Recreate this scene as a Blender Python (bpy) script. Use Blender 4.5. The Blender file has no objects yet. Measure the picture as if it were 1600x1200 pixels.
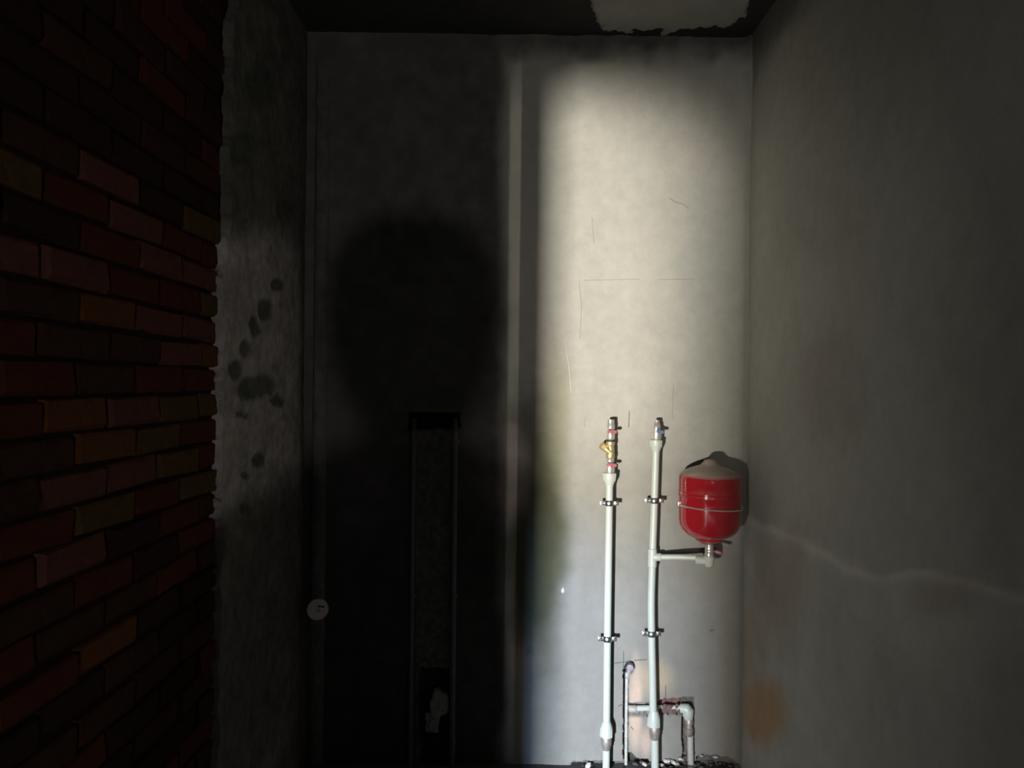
import bpy, bmesh, math, random
import numpy as np
from mathutils import Vector, Matrix

random.seed(7)
rng = np.random.default_rng(11)
sc = bpy.context.scene
COL = sc.collection

# ------------------------------------------------------------------ camera
F = 1200.0                       # focal length in pixels of the 1600x1200 frame
W = 3.43                         # distance of the end wall in front of the camera (camera at the origin)
CR, SR = math.cos(0.011), math.sin(0.011)
cam_d = bpy.data.cameras.new('camera')
cam = bpy.data.objects.new('camera', cam_d)
COL.objects.link(cam)
cam_d.sensor_width = 36.0
cam_d.lens = 36.0 * F / 1600.0
cam_d.clip_start = 0.02
cam.matrix_world = Matrix(((CR, -SR, 0, 0), (0, 0, -1, 0), (SR, CR, 0, 0), (0, 0, 0, 1)))
sc.camera = cam

def at(px, py, Y=W):
    u = (px - 800) / F * Y
    v = (py - 600) / F * Y
    return Vector((u * CR + v * SR, Y, u * SR - v * CR))

# room figures (camera height 1.70 above the floor)
XL, XR = -0.943, 1.043
ZF, ZC = -1.70, 1.557

# ------------------------------------------------------------------ world, lights, exposure
wd = bpy.data.worlds.new('world')
sc.world = wd
wd.use_nodes = True
wd.node_tree.nodes['Background'].inputs[0].default_value = (0.8, 0.75, 0.7, 1)
wd.node_tree.nodes['Background'].inputs[1].default_value = 0.0
sc.view_settings.view_transform = 'Standard'
sc.view_settings.look = 'None'
sc.view_settings.exposure = 0.0
sc.view_settings.gamma = 1.0
sc.view_settings.use_curve_mapping = False

def area(name, loc, target, size, power, color):
    d = bpy.data.lights.new(name, 'AREA')
    d.shape = 'RECTANGLE'
    d.size, d.size_y = size
    d.energy = power
    d.color = color
    o = bpy.data.objects.new(name, d)
    COL.objects.link(o)
    o.location = loc
    o.rotation_euler = (Vector(target) - Vector(loc)).to_track_quat('-Z', 'Y').to_euler()
    return o

LX, LY, LZ = -1.5, -1.57, -1.0          # the lamp outside the doorway on the left
area('doorway_light', (LX, LY, LZ), (0.5, W, 0.0), (0.055, 0.030), 545, (1.0, 0.95, 0.86))
area('doorway_sky_light', (LX + 0.010, LY, -0.775), (0.5, W, -1.2), (0.06, 0.05), 420, (0.30, 0.56, 1.0))
area('added_fill_light', (-1.61, LY, LZ), (0.9, W, -0.1), (0.15, 0.06), 46, (1.0, 0.97, 0.9))  # added lamp: softens the strip's right edge, brightens the right wall
area('room_lamp', (0.30, -2.2, -0.155), (-0.4, W, 0.2), (0.05, 0.05), 21.0, (1.0, 0.95, 0.88))

# ------------------------------------------------------------------ materials
def mat(name, color, rough=0.6, metal=0.0, noise=0.0, scale=30.0, bump=0.0, bscale=80.0, attr=None, spec=0.5, color2=None):
    m = bpy.data.materials.new(name)
    m.use_nodes = True
    nt = m.node_tree
    b = nt.nodes['Principled BSDF']
    b.inputs['Roughness'].default_value = rough
    b.inputs['Metallic'].default_value = metal
    b.inputs['Specular IOR Level'].default_value = spec
    tc = nt.nodes.new('ShaderNodeTexCoord')
    base = None
    if attr:
        a = nt.nodes.new('ShaderNodeAttribute')
        a.attribute_name = attr
        base = a.outputs['Color']
    n = nt.nodes.new('ShaderNodeTexNoise')
    n.inputs['Scale'].default_value = scale
    n.inputs['Detail'].default_value = 6
    n.inputs['Roughness'].default_value = 0.65
    nt.links.new(tc.outputs['Object'], n.inputs['Vector'])
    mx = nt.nodes.new('ShaderNodeMix')
    mx.data_type = 'RGBA'
    c2 = color2 or tuple(c * 0.45 for c in color)
    if base is not None:
        mul = nt.nodes.new('ShaderNodeMix')
        mul.data_type = 'RGBA'
        mul.blend_type = 'MULTIPLY'
        mul.inputs[0].default_value = 1.0
        nt.links.new(base, mul.inputs[6])
        mp = nt.nodes.new('ShaderNodeMapRange')
        mp.inputs['From Min'].default_value = 0.25
        mp.inputs['From Max'].default_value = 0.75
        mp.inputs['To Min'].default_value = 1 - noise
        mp.inputs['To Max'].default_value = 1 + noise
        nt.links.new(n.outputs['Fac'], mp.inputs['Value'])
        nt.links.new(mp.outputs['Result'], mul.inputs[7])
        nt.links.new(mul.outputs[2], b.inputs['Base Color'])
    else:
        mx.inputs[6].default_value = (*color, 1)
        mx.inputs[7].default_value = (*c2, 1)
        mp = nt.nodes.new('ShaderNodeMapRange')
        mp.inputs['From Min'].default_value = 0.35
        mp.inputs['From Max'].default_value = 0.75
        mp.inputs['To Max'].default_value = noise
        nt.links.new(n.outputs['Fac'], mp.inputs['Value'])
        nt.links.new(mp.outputs['Result'], mx.inputs[0])
        nt.links.new(mx.outputs[2], b.inputs['Base Color'])
    if bump > 0:
        nb = nt.nodes.new('ShaderNodeTexNoise')
        nb.inputs['Scale'].default_value = bscale
        nb.inputs['Detail'].default_value = 5
        nt.links.new(tc.outputs['Object'], nb.inputs['Vector'])
        bp = nt.nodes.new('ShaderNodeBump')
        bp.inputs['Strength'].default_value = bump
        bp.inputs['Distance'].default_value = 0.004
        nt.links.new(nb.outputs['Fac'], bp.inputs['Height'])
        nt.links.new(bp.outputs['Normal'], b.inputs['Normal'])
    return m

M = {}
M['wall'] = mat('cement_plaster', (0.4, 0.4, 0.37), 0.9, noise=0.10, scale=14, bump=0.25, bscale=60, attr='Tint', spec=0.2)
M['old_plaster'] = mat('old_plaster', (0.4, 0.4, 0.37), 0.95, noise=0.45, scale=22, bump=0.5, bscale=90, attr='Tint', spec=0.1)
M['mortar'] = mat('mortar', (0.018, 0.009, 0.007), 1.0, noise=0.7, scale=40, bump=0.6, bscale=60, spec=0.05)
M['floor'] = mat('concrete_floor', (0.09, 0.085, 0.08), 0.9, noise=0.6, scale=9, bump=0.5, spec=0.2)
M['ceiling'] = mat('sooty_ceiling', (0.045, 0.045, 0.042), 0.95, noise=0.6, scale=12, bump=0.5, spec=0.1)
M['patch'] = mat('ceiling_patch', (0.30, 0.30, 0.27), 0.95, noise=0.3, scale=10, bump=0.3, spec=0.1)
M['brick'] = [mat('brick_' + n, c, 0.95, noise=0.75, scale=28, bump=0.8, bscale=70, spec=0.1) for n, c in (
    ('red', (0.052, 0.012, 0.007)), ('orange', (0.085, 0.029, 0.008)), ('ochre', (0.062, 0.034, 0.010)),
    ('rose', (0.078, 0.028, 0.022)), ('brown', (0.032, 0.012, 0.007)), ('dark', (0.020, 0.008, 0.005)))]
M['plastic'] = mat('pale_plastic', (0.44, 0.475, 0.42), 0.38, noise=0.3, scale=25, color2=(0.34, 0.36, 0.32))
M['plastic_dusty'] = mat('dusty_plastic', (0.42, 0.41, 0.37), 0.6, noise=0.7, scale=60, color2=(0.2, 0.19, 0.17))
M['chrome'] = mat('nickel_plate', (0.80, 0.76, 0.72), 0.30, metal=0.75, noise=0.3, scale=60, color2=(0.45, 0.4, 0.36))
M['steel'] = mat('zinc_steel', (0.62, 0.62, 0.62), 0.28, metal=1.0, noise=0.4, scale=70, color2=(0.35, 0.34, 0.33))
M['dull'] = mat('dull_brass', (0.30, 0.25, 0.21), 0.5, metal=0.6, noise=0.8, scale=70, color2=(0.45, 0.42, 0.38))
M['brass'] = mat('brass', (0.60, 0.50, 0.27), 0.45, metal=0.75, noise=0.4, scale=60, color2=(0.4, 0.27, 0.1))
M['red_handle'] = mat('red_handle', (0.27, 0.05, 0.06), 0.4, noise=0.3, scale=60, color2=(0.36, 0.14, 0.15))
M['blue_handle'] = mat('blue_handle', (0.06, 0.10, 0.22), 0.4, noise=0.3, scale=60, color2=(0.13, 0.17, 0.28))
M['rubber'] = mat('black_rubber', (0.02, 0.02, 0.02), 0.7)
M['faint'] = mat('faint_mark', (0.24, 0.22, 0.19), 0.9, noise=0.4, scale=80)
M['pencil'] = mat('pencil_mark', (0.07, 0.065, 0.06), 0.9, noise=0.4, scale=80)
M['scratch'] = mat('pale_scratch', (0.56, 0.56, 0.5), 0.9, noise=0.3, scale=80)
M['rubble'] = mat('rubble', (0.10, 0.085, 0.075), 0.95, noise=0.8, scale=60, bump=0.5)
M['shard'] = mat('white_shard', (0.62, 0.61, 0.56), 0.8, noise=0.5, scale=60)
M['wood'] = mat('slat_wood', (0.10, 0.07, 0.045), 0.7, noise=0.6, scale=20)
M['dark_pipe'] = mat('sooty_pipe', (0.12, 0.11, 0.10), 0.6, noise=0.6, scale=50)
M['ceramic'] = mat('aged_plastic', (0.62, 0.52, 0.50), 0.5, noise=0.4, scale=40)
M['jacket'] = mat('dark_jacket', (0.03, 0.032, 0.04), 0.9, noise=0.4, scale=60)
M['trousers'] = mat('dark_trousers', (0.025, 0.03, 0.045), 0.9, noise=0.4, scale=60)
M['skin'] = mat('skin', (0.45, 0.28, 0.2), 0.55, noise=0.2, scale=30)
M['hair'] = mat('hair', (0.03, 0.02, 0.015), 0.8, noise=0.5, scale=120)
M['shoe'] = mat('shoe', (0.03, 0.028, 0.026), 0.6, noise=0.3, scale=40)

# tank paint: red lacquer, settled dust on what faces up
def tank_paint():
    m = bpy.data.materials.new('red_lacquer')
    m.use_nodes = True
    nt = m.node_tree
    b = nt.nodes['Principled BSDF']
    g = nt.nodes.new('ShaderNodeNewGeometry')
    s = nt.nodes.new('ShaderNodeSeparateXYZ')
    nt.links.new(g.outputs['Normal'], s.inputs[0])
    tc = nt.nodes.new('ShaderNodeTexCoord')
    n = nt.nodes.new('ShaderNodeTexNoise')
    n.inputs['Scale'].default_value = 9
    n.inputs['Detail'].default_value = 5
    nt.links.new(tc.outputs['Object'], n.inputs['Vector'])
    ad = nt.nodes.new('ShaderNodeMath')
    ad.operation = 'MULTIPLY_ADD'
    nt.links.new(n.outputs['Fac'], ad.inputs[0])
    ad.inputs[1].default_value = 0.5
    nt.links.new(s.outputs['Z'], ad.inputs[2])
    mp = nt.nodes.new('ShaderNodeMapRange')
    mp.inputs['From Min'].default_value = 0.55
    mp.inputs['From Max'].default_value = 0.90
    nt.links.new(ad.outputs[0], mp.inputs['Value'])
    mx = nt.nodes.new('ShaderNodeMix')
    mx.data_type = 'RGBA'
    mx.inputs[6].default_value = (0.31, 0.012, 0.018, 1)
    mx.inputs[7].default_value = (0.27, 0.20, 0.16, 1)
    nt.links.new(mp.outputs['Result'], mx.inputs[0])
    nt.links.new(mx.outputs[2], b.inputs['Base Color'])
    rr = nt.nodes.new('ShaderNodeMapRange')
    rr.inputs['To Min'].default_value = 0.13
    rr.inputs['To Max'].default_value = 0.85
    nt.links.new(mp.outputs['Result'], rr.inputs['Value'])
    nt.links.new(rr.outputs['Result'], b.inputs['Roughness'])
    b.inputs['Coat Weight'].default_value = 0.8
    b.inputs['Coat Roughness'].default_value = 0.09
    return m
M['tank'] = tank_paint()

# ------------------------------------------------------------------ helpers
def tag(o, label=None, cat=None, group=None, kind=None):
    if label: o['label'] = label
    if cat: o['category'] = cat
    if group: o['group'] = group
    if kind: o['kind'] = kind
    return o

def empty(name, loc, label, cat, group=None):
    o = bpy.data.objects.new(name, None)
    o.empty_display_size = 0.05
    COL.objects.link(o)
    o.location = loc
    return tag(o, label, cat, group)

def link(name, me, m, parent=None):
    if m is not None and not me.materials: me.materials.append(m)
    o = bpy.data.objects.new(name, me)
    COL.objects.link(o)
    if parent is not None:
        o.parent = parent
        loc = Vector((0, 0, 0))
        p = parent
        while p is not None:
            loc += p.location
            p = p.parent
        o.matrix_parent_inverse = Matrix.Identity(4)
        o.location = -loc               # geometry is written in room coordinates
    return o

def bm_obj(name, bm, m, parent=None, smooth=True, recenter=False):
    bmesh.ops.recalc_face_normals(bm, faces=bm.faces)
    me = bpy.data.meshes.new(name)
    bm.to_mesh(me)
    bm.free()
    if smooth:
        for p in me.polygons: p.use_smooth = True
        try: me.set_sharp_from_angle(angle=math.radians(38))
        except Exception: pass
    return link(name, me, m, parent)

def sweep(bm, pts, rads, seg=20, cap=True):
    """tube along 3-D points with a radius for each"""
    pts = [Vector(p) for p in pts]
    if not hasattr(rads, '__len__'): rads = [rads] * len(pts)
    n = len(pts)
    ref = None
    rings = []
    for i, p in enumerate(pts):
        a = pts[max(i - 1, 0)]; b = pts[min(i + 1, n - 1)]
        t = b - a
        if t.length < 1e-9: t = Vector((0, 0, 1))
        t.normalize()
        if ref is None:
            ref = Vector((1, 0, 0)) if abs(t.x) < 0.8 else Vector((0, 1, 0))
        u = (ref - t * ref.dot(t)).normalized()
        v = t.cross(u)
        ref = u
        rings.append([bm.verts.new(p + (u * math.cos(k * 2 * math.pi / seg) + v * math.sin(k * 2 * math.pi / seg)) * rads[i]) for k in range(seg)])
    for r0, r1 in zip(rings, rings[1:]):
        for k in range(seg):
            bm.faces.new((r0[k], r0[(k + 1) % seg], r1[(k + 1) % seg], r1[k]))
    if cap:
        bm.faces.new(list(reversed(rings[0]))); bm.faces.new(rings[-1])

def lathe(bm, center, axis, prof, seg=32, hexed=None, cap=True):
    """prof: (distance along axis, radius); hexed = number of sides for a faceted body"""
    axis = Vector(axis).normalized()
    ref = Vector((0, 1, 0)) if abs(axis.y) < 0.8 else Vector((1, 0, 0))
    u = (ref - axis * ref.dot(axis)).normalized(); v = axis.cross(u)
    s = hexed or seg
    rings = []
    for d, r in prof:
        c = Vector(center) + axis * d
        rings.append([bm.verts.new(c + (u * math.cos((k + .5) * 2 * math.pi / s) + v * math.sin((k + .5) * 2 * math.pi / s)) * max(r, 1e-5)) for k in range(s)])
    for r0, r1 in zip(rings, rings[1:]):
        for k in range(s):
            bm.faces.new((r0[k], r0[(k + 1) % s], r1[(k + 1) % s], r1[k]))
    if cap:
        bm.faces.new(list(reversed(rings[0]))); bm.faces.new(rings[-1])

def box(bm, lo, hi, bevel=0.0, matx=None):
    r = bmesh.ops.create_cube(bm, size=1.0)
    vs = r['verts']
    for v in vs:
        v.co = Vector([(lo[i] + hi[i]) / 2 + v.co[i] * (hi[i] - lo[i]) for i in range(3)])
    if bevel > 0:
        es = list({e for v in vs for e in v.link_edges})
        g = bmesh.ops.bevel(bm, geom=es, offset=bevel, segments=2, affect='EDGES', profile=0.5)
        vs = list({v for v in g['verts']} | {v for v in vs if v.is_valid})
    if matx is not None:
        for v in vs: v.co = matx @ v.co

def vnoise(x, y, scale, seed):
    """smooth value noise in about -1..1, on arrays"""
    r = np.random.default_rng(seed)
    tab = r.uniform(-1, 1, (256, 256))
    u = x * scale + 37.3; v = y * scale + 11.7
    iu = np.floor(u).astype(int); iv = np.floor(v).astype(int)
    fu = u - iu; fv = v - iv
    fu = fu * fu * (3 - 2 * fu); fv = fv * fv * (3 - 2 * fv)
    a = tab[iu % 256, iv % 256]; b = tab[(iu + 1) % 256, iv % 256]
    c = tab[iu % 256, (iv + 1) % 256]; d = tab[(iu + 1) % 256, (iv + 1) % 256]
    return (a * (1 - fu) + b * fu) * (1 - fv) + (c * (1 - fu) + d * fu) * fv

def fbm(x, y, scale, seed, octs=4):
    s = 0; w = 1; t = 0
    for k in range(octs):
        s = s + w * vnoise(x, y, scale * 2 ** k, seed + k); t += w; w *= 0.5
    return s / t

def sstep(a, b, x):
    t = np.clip((x - a) / (b - a), 0, 1)
    return t * t * (3 - 2 * t)

def grid_mesh(name, P, color, m, parent=None, keep=None):
    """P: (n, k, 3) points, color (n, k, 3) -> mesh with a Tint colour attribute"""
    n, k = P.shape[:2]
    idx = np.arange(n * k).reshape(n, k)
    q = np.stack([idx[:-1, :-1], idx[1:, :-1], idx[1:, 1:], idx[:-1, 1:]], -1).reshape(-1, 4)
    if keep is not None:
        q = q[keep.reshape(-1)[q].any(axis=1)]
    me = bpy.data.meshes.new(name)
    me.vertices.add(n * k)
    me.vertices.foreach_set('co', P.reshape(-1).astype(np.float32))
    me.loops.add(q.size)
    me.loops.foreach_set('vertex_index', q.reshape(-1).astype(np.int32))
    me.polygons.add(len(q))
    me.polygons.foreach_set('loop_start', np.arange(0, q.size, 4, dtype=np.int32))
    me.polygons.foreach_set('use_smooth', np.ones(len(q), bool))
    me.update(calc_edges=True)
    ca = me.color_attributes.new('Tint', 'FLOAT_COLOR', 'POINT')
    c4 = np.ones((n * k, 4), np.float32)
    c4[:, :3] = np.clip(color.reshape(-1, 3), 0.005, 0.95)
    ca.data.foreach_set('color', c4.reshape(-1))
    me.validate()
    return link(name, me, m, parent)

def lines(segs):
    out = []
    for a, b, st in segs:
        out.append(np.arange(a, b, st))
    out.append(np.array([segs[-1][1]]))
    return np.concatenate(out)

def pxy(X, Z, Y):
    """pixel of room points, to place the stains and holes on a wall"""
    u = X * CR + Z * SR
    v = X * SR - Z * CR
    return 800 + u / Y * F, 600 + v / Y * F

# ------------------------------------------------------------------ end wall (structure)
xs = lines([(-0.98, -0.50, 0.012), (-0.50, -0.19, 0.0055), (-0.19, 0.30, 0.010), (0.30, 0.88, 0.0032), (0.88, 1.07, 0.010)])
zs = lines([(-1.76, -1.16, 0.0032), (-1.16, -0.30, 0.0085), (-0.30, -0.10, 0.0055), (-0.10, 1.60, 0.011)])
X, Z = np.meshgrid(xs, zs, indexing='ij')
ppx, ppy = pxy(X, Z, W)
jx = ppx + 1.6 * fbm(X, Z, 40, 3) ; jy = ppy + 1.6 * fbm(X, Z, 40, 9)       # ragged outlines
h = 0.0045 * fbm(X, Z, 1.7, 21) + 0.0016 * fbm(X, Z, 7, 22) + 0.0006 * fbm(X, Z, 40, 23)
rough = fbm(X, Z, 70, 31, 3)
col = np.empty(X.shape + (3,)); col[...] = (0.40, 0.385, 0.34)
col *= (1 + 0.10 * fbm(X, Z, 2.2, 41) + 0.05 * fbm(X * 1.0, Z * 0.25, 14, 42))[..., None]
def stain(cx, cy, rx, ry, c, amt, seed=50, soft=0.7):
    global col
    d = np.sqrt(((ppx - cx) / rx) ** 2 + ((ppy - cy) / ry) ** 2) + 0.35 * fbm(X, Z, 6, seed)
    k = (amt * (1 - sstep(1 - soft, 1 + 0.25, d)))[..., None]
    col = col * (1 - k) + np.array(c) * k
dim_low = sstep(520, 900, ppy + 40 * fbm(X, Z, 2, 49))
col *= (1 - 0.50 * dim_low)[..., None]  # weaker light towards the floor, painted into the wall colour
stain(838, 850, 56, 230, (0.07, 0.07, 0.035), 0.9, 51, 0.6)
stain(868, 640, 30, 120, (0.28, 0.275, 0.17), 0.6, 48, 0.9)
stain(790, 745, 46, 80, (0.52, 0.43, 0.40), 0.7, 52)
stain(1025, 1060, 34, 34, (0.42, 0.32, 0.20), 0.55, 53)
stain(993, 1110, 12, 80, (0.55, 0.40, 0.30), 0.65, 54)
stain(1010, 1160, 12, 30, (0.55, 0.38, 0.30), 0.5, 55)
stain(800, 1030, 50, 40, (0.34, 0.27, 0.22), 0.6, 56)
stain(1130, 620, 60, 240, (0.30, 0.30, 0.25), 0.5, 57)
stain(570, 780, 60, 70, (0.46, 0.36, 0.36), 0.5, 58)
stain(1100, 420, 50, 160, (0.33, 0.34, 0.31), 0.4, 59)
# painted shade, rougher, left of the lit bay; sooty band under the ceiling
shade_soot = sstep(800, 772, ppx + 12 * fbm(X, Z, 4, 61))
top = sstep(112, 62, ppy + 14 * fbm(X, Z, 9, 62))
shade_soot = np.maximum(shade_soot, 0.95 * top)
col = col * (1 - np.array((0.75, 0.75, 0.74)) * shade_soot[..., None]) * (1 + 0.30 * (shade_soot * fbm(X, Z, 18, 63))[..., None])
h = h + shade_soot * 0.0035 * fbm(X, Z, 22, 64)
# broken plaster ledge right under the ceiling
led = sstep(58, 52, ppy + 9 * fbm(X, Z, 14, 66))
h = h - 0.016 * led
af = np.clip((X - (XR - 0.05)) / 0.05, 0, 1)
h = h - 0.05 * (1 - np.sqrt(1 - af ** 2))      # the plaster rounds into the right wall
def cut(mask, depth, c, seed):
    global h, col
    h = np.where(mask, depth * (1 + 0.25 * rough), h)
    cc = np.array(c) * (1 + 0.6 * fbm(X, Z, 60, seed)[..., None])
    col = np.where(mask[..., None], cc, col)
# chase in the dark part: slot on top, broken hole below, shallow groove between
cut((jx > 650) & (jx < 709) & (jy > 665) & (jy < 1200), 0.012, (0.10, 0.095, 0.085), 70)
cut((jx > 637) & (jx < 718) & (jy > 645) & (jy < 671), 0.13, (0.03, 0.028, 0.026), 71)
hole = (jx + 6 * fbm(X, Z, 20, 72) > 654) & (jx < 707) & (jy + 8 * fbm(X, Z, 16, 73) > 1045) & (jy < 1205)
cut(hole, 0.11, (0.06, 0.05, 0.045), 74)
# little round hole, nicks
cut((ppx - 826) ** 2 / 36 + (ppy - 1018) ** 2 / 70 < 1, 0.010, (0.20, 0.20, 0.17), 75)
cut((ppx - 1112) ** 2 / 12 + (ppy - 985) ** 2 / 7 < 1, 0.008, (0.12, 0.11, 0.10), 76)
# chases of the low pipes
cut((jx > 974.2 - (jy - 1050) * 0.006) & (jx < 983 - (jy - 1050) * 0.004) & (jy > 1046) & (jy < 1210), 0.030, (0.05, 0.045, 0.04), 80)
cut((jx - 984.5) ** 2 / 66 + (jy - 1043.5) ** 2 / 110 < 1, 0.038, (0.06, 0.055, 0.055), 81)
rag = 5 * fbm(X, Z, 26, 82)
cut((jx > 979) & (jx < 1034) & (jy > 1098) & (jy < 1122 - rag * 0.5), 0.034, (0.17, 0.155, 0.14), 83)
cut((jx > 1028) & (jx < 1085) & (jy > 1094 - (jx - 1028) * 0.07 + rag) & (jy < 1117 + rag * 0.6), 0.040, (0.13, 0.065, 0.055), 84)
cut((jx > 1066) & (jx < 1086) & (jy > 1090) & (jy < 1210), 0.036, (0.10, 0.085, 0.075), 85)
# broken foot of the wall
foot = 1189 + 9 * fbm(X, Z, 12, 86)
cut((jy > foot) & (jx > 895) & (jx < 1150), 0.030, (0.10, 0.085, 0.075), 87)
cut((jx > 980) & (jx < 1014) & (jy > 1186 - 10 * np.exp(-((jx - 985) / 7) ** 2)), 0.05, (0.05, 0.045, 0.04), 88)
cut((jx > 1088) & (jx < 1140) & (jy > 1180 + ((jx - 1110) / 9) ** 2 * 0.6 + rag), 0.035, (0.09, 0.08, 0.075), 89)
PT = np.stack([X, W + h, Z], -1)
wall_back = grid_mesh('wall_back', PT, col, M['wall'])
tag(wall_back, kind='structure')

# ------------------------------------------------------------------ right wall
ys = lines([(-0.3, 1.2, 0.05), (1.2, W + 0.02, 0.010)])
zs2 = lines([(-1.76, -0.4, 0.010), (-0.4, 1.60, 0.014)])
Y2, Z2 = np.meshgrid(ys, zs2, indexing='ij')
ysafe = np.maximum(Y2, 0.4)
qx = 800 + (XR * CR + Z2 * SR) / ysafe * F
qy = 600 + (XR * SR - Z2 * CR) / ysafe * F
n6 = fbm(Y2, Z2, 5, 101)
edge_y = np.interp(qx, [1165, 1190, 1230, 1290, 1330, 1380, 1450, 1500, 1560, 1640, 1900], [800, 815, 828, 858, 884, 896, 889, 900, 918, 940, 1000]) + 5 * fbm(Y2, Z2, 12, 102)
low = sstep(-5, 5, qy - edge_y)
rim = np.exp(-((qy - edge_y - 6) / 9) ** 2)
hr = 0.006 * fbm(Y2, Z2, 1.6, 103) + 0.0012 * fbm(Y2, Z2, 24, 104) + 0.007 * low
c2 = np.empty(Y2.shape + (3,)); c2[...] = (0.385, 0.375, 0.33)
c2 *= (1 + 0.14 * fbm(Y2, Z2, 2.0, 105))[..., None]
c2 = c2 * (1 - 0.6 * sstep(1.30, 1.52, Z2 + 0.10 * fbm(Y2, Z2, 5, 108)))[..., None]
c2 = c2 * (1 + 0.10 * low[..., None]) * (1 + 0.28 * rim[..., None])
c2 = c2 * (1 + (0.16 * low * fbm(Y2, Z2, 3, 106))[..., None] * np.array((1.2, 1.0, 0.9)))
def stain_r(cx, cy, rx, ry, c, amt, seed):
    global c2
    d = np.sqrt(((qx - cx) / rx) ** 2 + ((qy - cy) / ry) ** 2) + 0.3 * fbm(Y2, Z2, 5, seed)
    k = (amt * (1 - sstep(0.35, 1.2, d)))[..., None]
    c2 = c2 * (1 - k) + np.array(c) * k
stain_r(1190, 1115, 48, 62, (0.40, 0.235, 0.11), 0.8, 110)
stain_r(1225, 920, 60, 110, (0.30, 0.245, 0.195), 0.6, 111)
stain_r(1175, 1010, 30, 90, (0.30, 0.245, 0.18), 0.6, 112)
stain_r(1300, 600, 60, 120, (0.31, 0.265, 0.245), 0.5, 113)
stain_r(1480, 930, 70, 40, (0.34, 0.285, 0.26), 0.5, 114)
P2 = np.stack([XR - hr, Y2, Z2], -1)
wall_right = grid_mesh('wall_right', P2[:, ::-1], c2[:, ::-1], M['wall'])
tag(wall_right, kind='structure')

# ------------------------------------------------------------------ left wall: mortar bed, bricks, plaster
YA = 1.02                                      # first brick; nearer than that is the plain reveal of the doorway
XEDGE = -0.022
ye = LY + (XL - LX) / (XEDGE - LX) * (W - LY)                                     # the wall ends at the doorway
Y3, Z3 = np.meshgrid(lines([(ye + 0.01, 2.5, 0.014), (2.5, W + 0.02, 0.03)]), lines([(-1.76, 1.60, 0.014)]), indexing='ij')
h3 = 0.006 * fbm(Y3, Z3, 25, 120)
bm = bmesh.new()
me_tmp = np.stack([XL - 0.016 + h3, Y3, Z3], -1)
wall_left = grid_mesh('wall_left', me_tmp, np.full(Y3.shape + (3,), 0.06), M['mortar'])
tag(wall_left, kind='structure')
bm.free()
bm = bmesh.new()
box(bm, (XL - 0.14, ye + 0.01, -1.76), (XL - 0.026, W + 0.02, 1.60))
core = bm_obj('masonry_core', bm, M['mortar'], wall_left, smooth=False)
bm = bmesh.new()
box(bm, (XL - 0.12, ye, -1.70), (XL, YA - 0.012, ZC), 0.0)
bm_obj('door_reveal', bm, M['mortar'], wall_left, smooth=False)

def brick_mesh(k, L, H=0.066, D=0.052):
    r = random.Random(100 + k)
    bm = bmesh.new()
    box(bm, (-D, -L / 2, -H / 2), (0, L / 2, H / 2))
    bmesh.ops.bevel(bm, geom=[e for e in bm.edges if all(v.co.x > -0.001 for v in e.verts)], offset=0.007, segments=1, affect='EDGES', profile=0.5)
    for v in bm.verts:
        v.co += Vector((r.uniform(-.004, .004), r.uniform(-.005, .005), r.uniform(-.004, .004)))
    me = bpy.data.meshes.new('brick')
    bmesh.ops.recalc_face_normals(bm, faces=bm.faces)
    bm.to_mesh(me); bm.free()
    return me
shapes = {}
for L, nm in ((0.25, 's'), (0.12, 'h')):
    for k in range(4):
        for c in range(6):
            me = brick_mesh(k + (10 if nm == 'h' else 0), L)
            me.materials.append(M['brick'][c])
            shapes[nm, k, c] = me
course = 0.0785
z = ZF + 0.02
row = 0
YB = 2.455
while z < ZC - 0.02:
    y = YA
    first = row % 2 == 1
    drift = 0.0
    while y < YB - 0.05:
        L = 0.12 if first else 0.25
        first = False
        if y + L > YB + 0.06: L = 0.12
        if y + L > YB + 0.10: break
        c = random.choices(range(6), (5, 2, 2, 2, 4, 3))[0]
        if z > 0.45 or z < -0.75: c = random.choices((4, 5, 0), (3, 4, 2))[0]
        elif -0.35 < z < 0.35 and y > 1.5: c = random.choices((0, 1, 2, 3, 4), (2, 4, 4, 3, 2))[0]
        o = bpy.data.objects.new('brick', shapes['s' if L > 0.2 else 'h', random.randrange(4), c])
        COL.objects.link(o)
        o.parent = wall_left
        o.location = (XL + random.uniform(-.006, .006), y + L / 2, z + course / 2 - 0.006 + random.uniform(-.003, .003))
        o.rotation_euler = (random.uniform(-.02, .02), random.uniform(-.03, .03), random.uniform(-.02, .02))
        y += L + 0.012 + random.uniform(0, .006)
    z += course
    row += 1

Y4, Z4 = np.meshgrid(lines([(2.36, W + 0.015, 0.010)]), lines([(-1.76, 1.60, 0.010)]), indexing='ij')
rx = 800 + (XL * CR + Z4 * SR) / Y4 * F
ry = 600 + (XL * SR - Z4 * CR) / Y4 * F
edge = 337 + np.interp(ry, [0, 100, 330, 345, 420, 600, 820, 1200], [22, 20, 12, 14, 5, -1, 0, -4]) + 9 * fbm(Y4, Z4, 9, 130) + 4 * fbm(Y4, Z4, 30, 131)
on = rx > edge
th = 0.014 + 0.004 * fbm(Y4, Z4, 3, 132) + 0.003 * fbm(Y4, Z4, 20, 133)
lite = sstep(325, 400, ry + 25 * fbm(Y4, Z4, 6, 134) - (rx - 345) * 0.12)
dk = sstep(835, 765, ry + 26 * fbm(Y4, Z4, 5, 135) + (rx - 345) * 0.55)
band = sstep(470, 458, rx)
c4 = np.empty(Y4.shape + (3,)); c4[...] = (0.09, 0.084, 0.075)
lf = (lite * dk * band)[..., None]  # lit stretch painted paler; shade above and below is in the colour
c4 = c4 * (1 - lf) + np.array((0.25, 0.23, 0.22)) * lf
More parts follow.
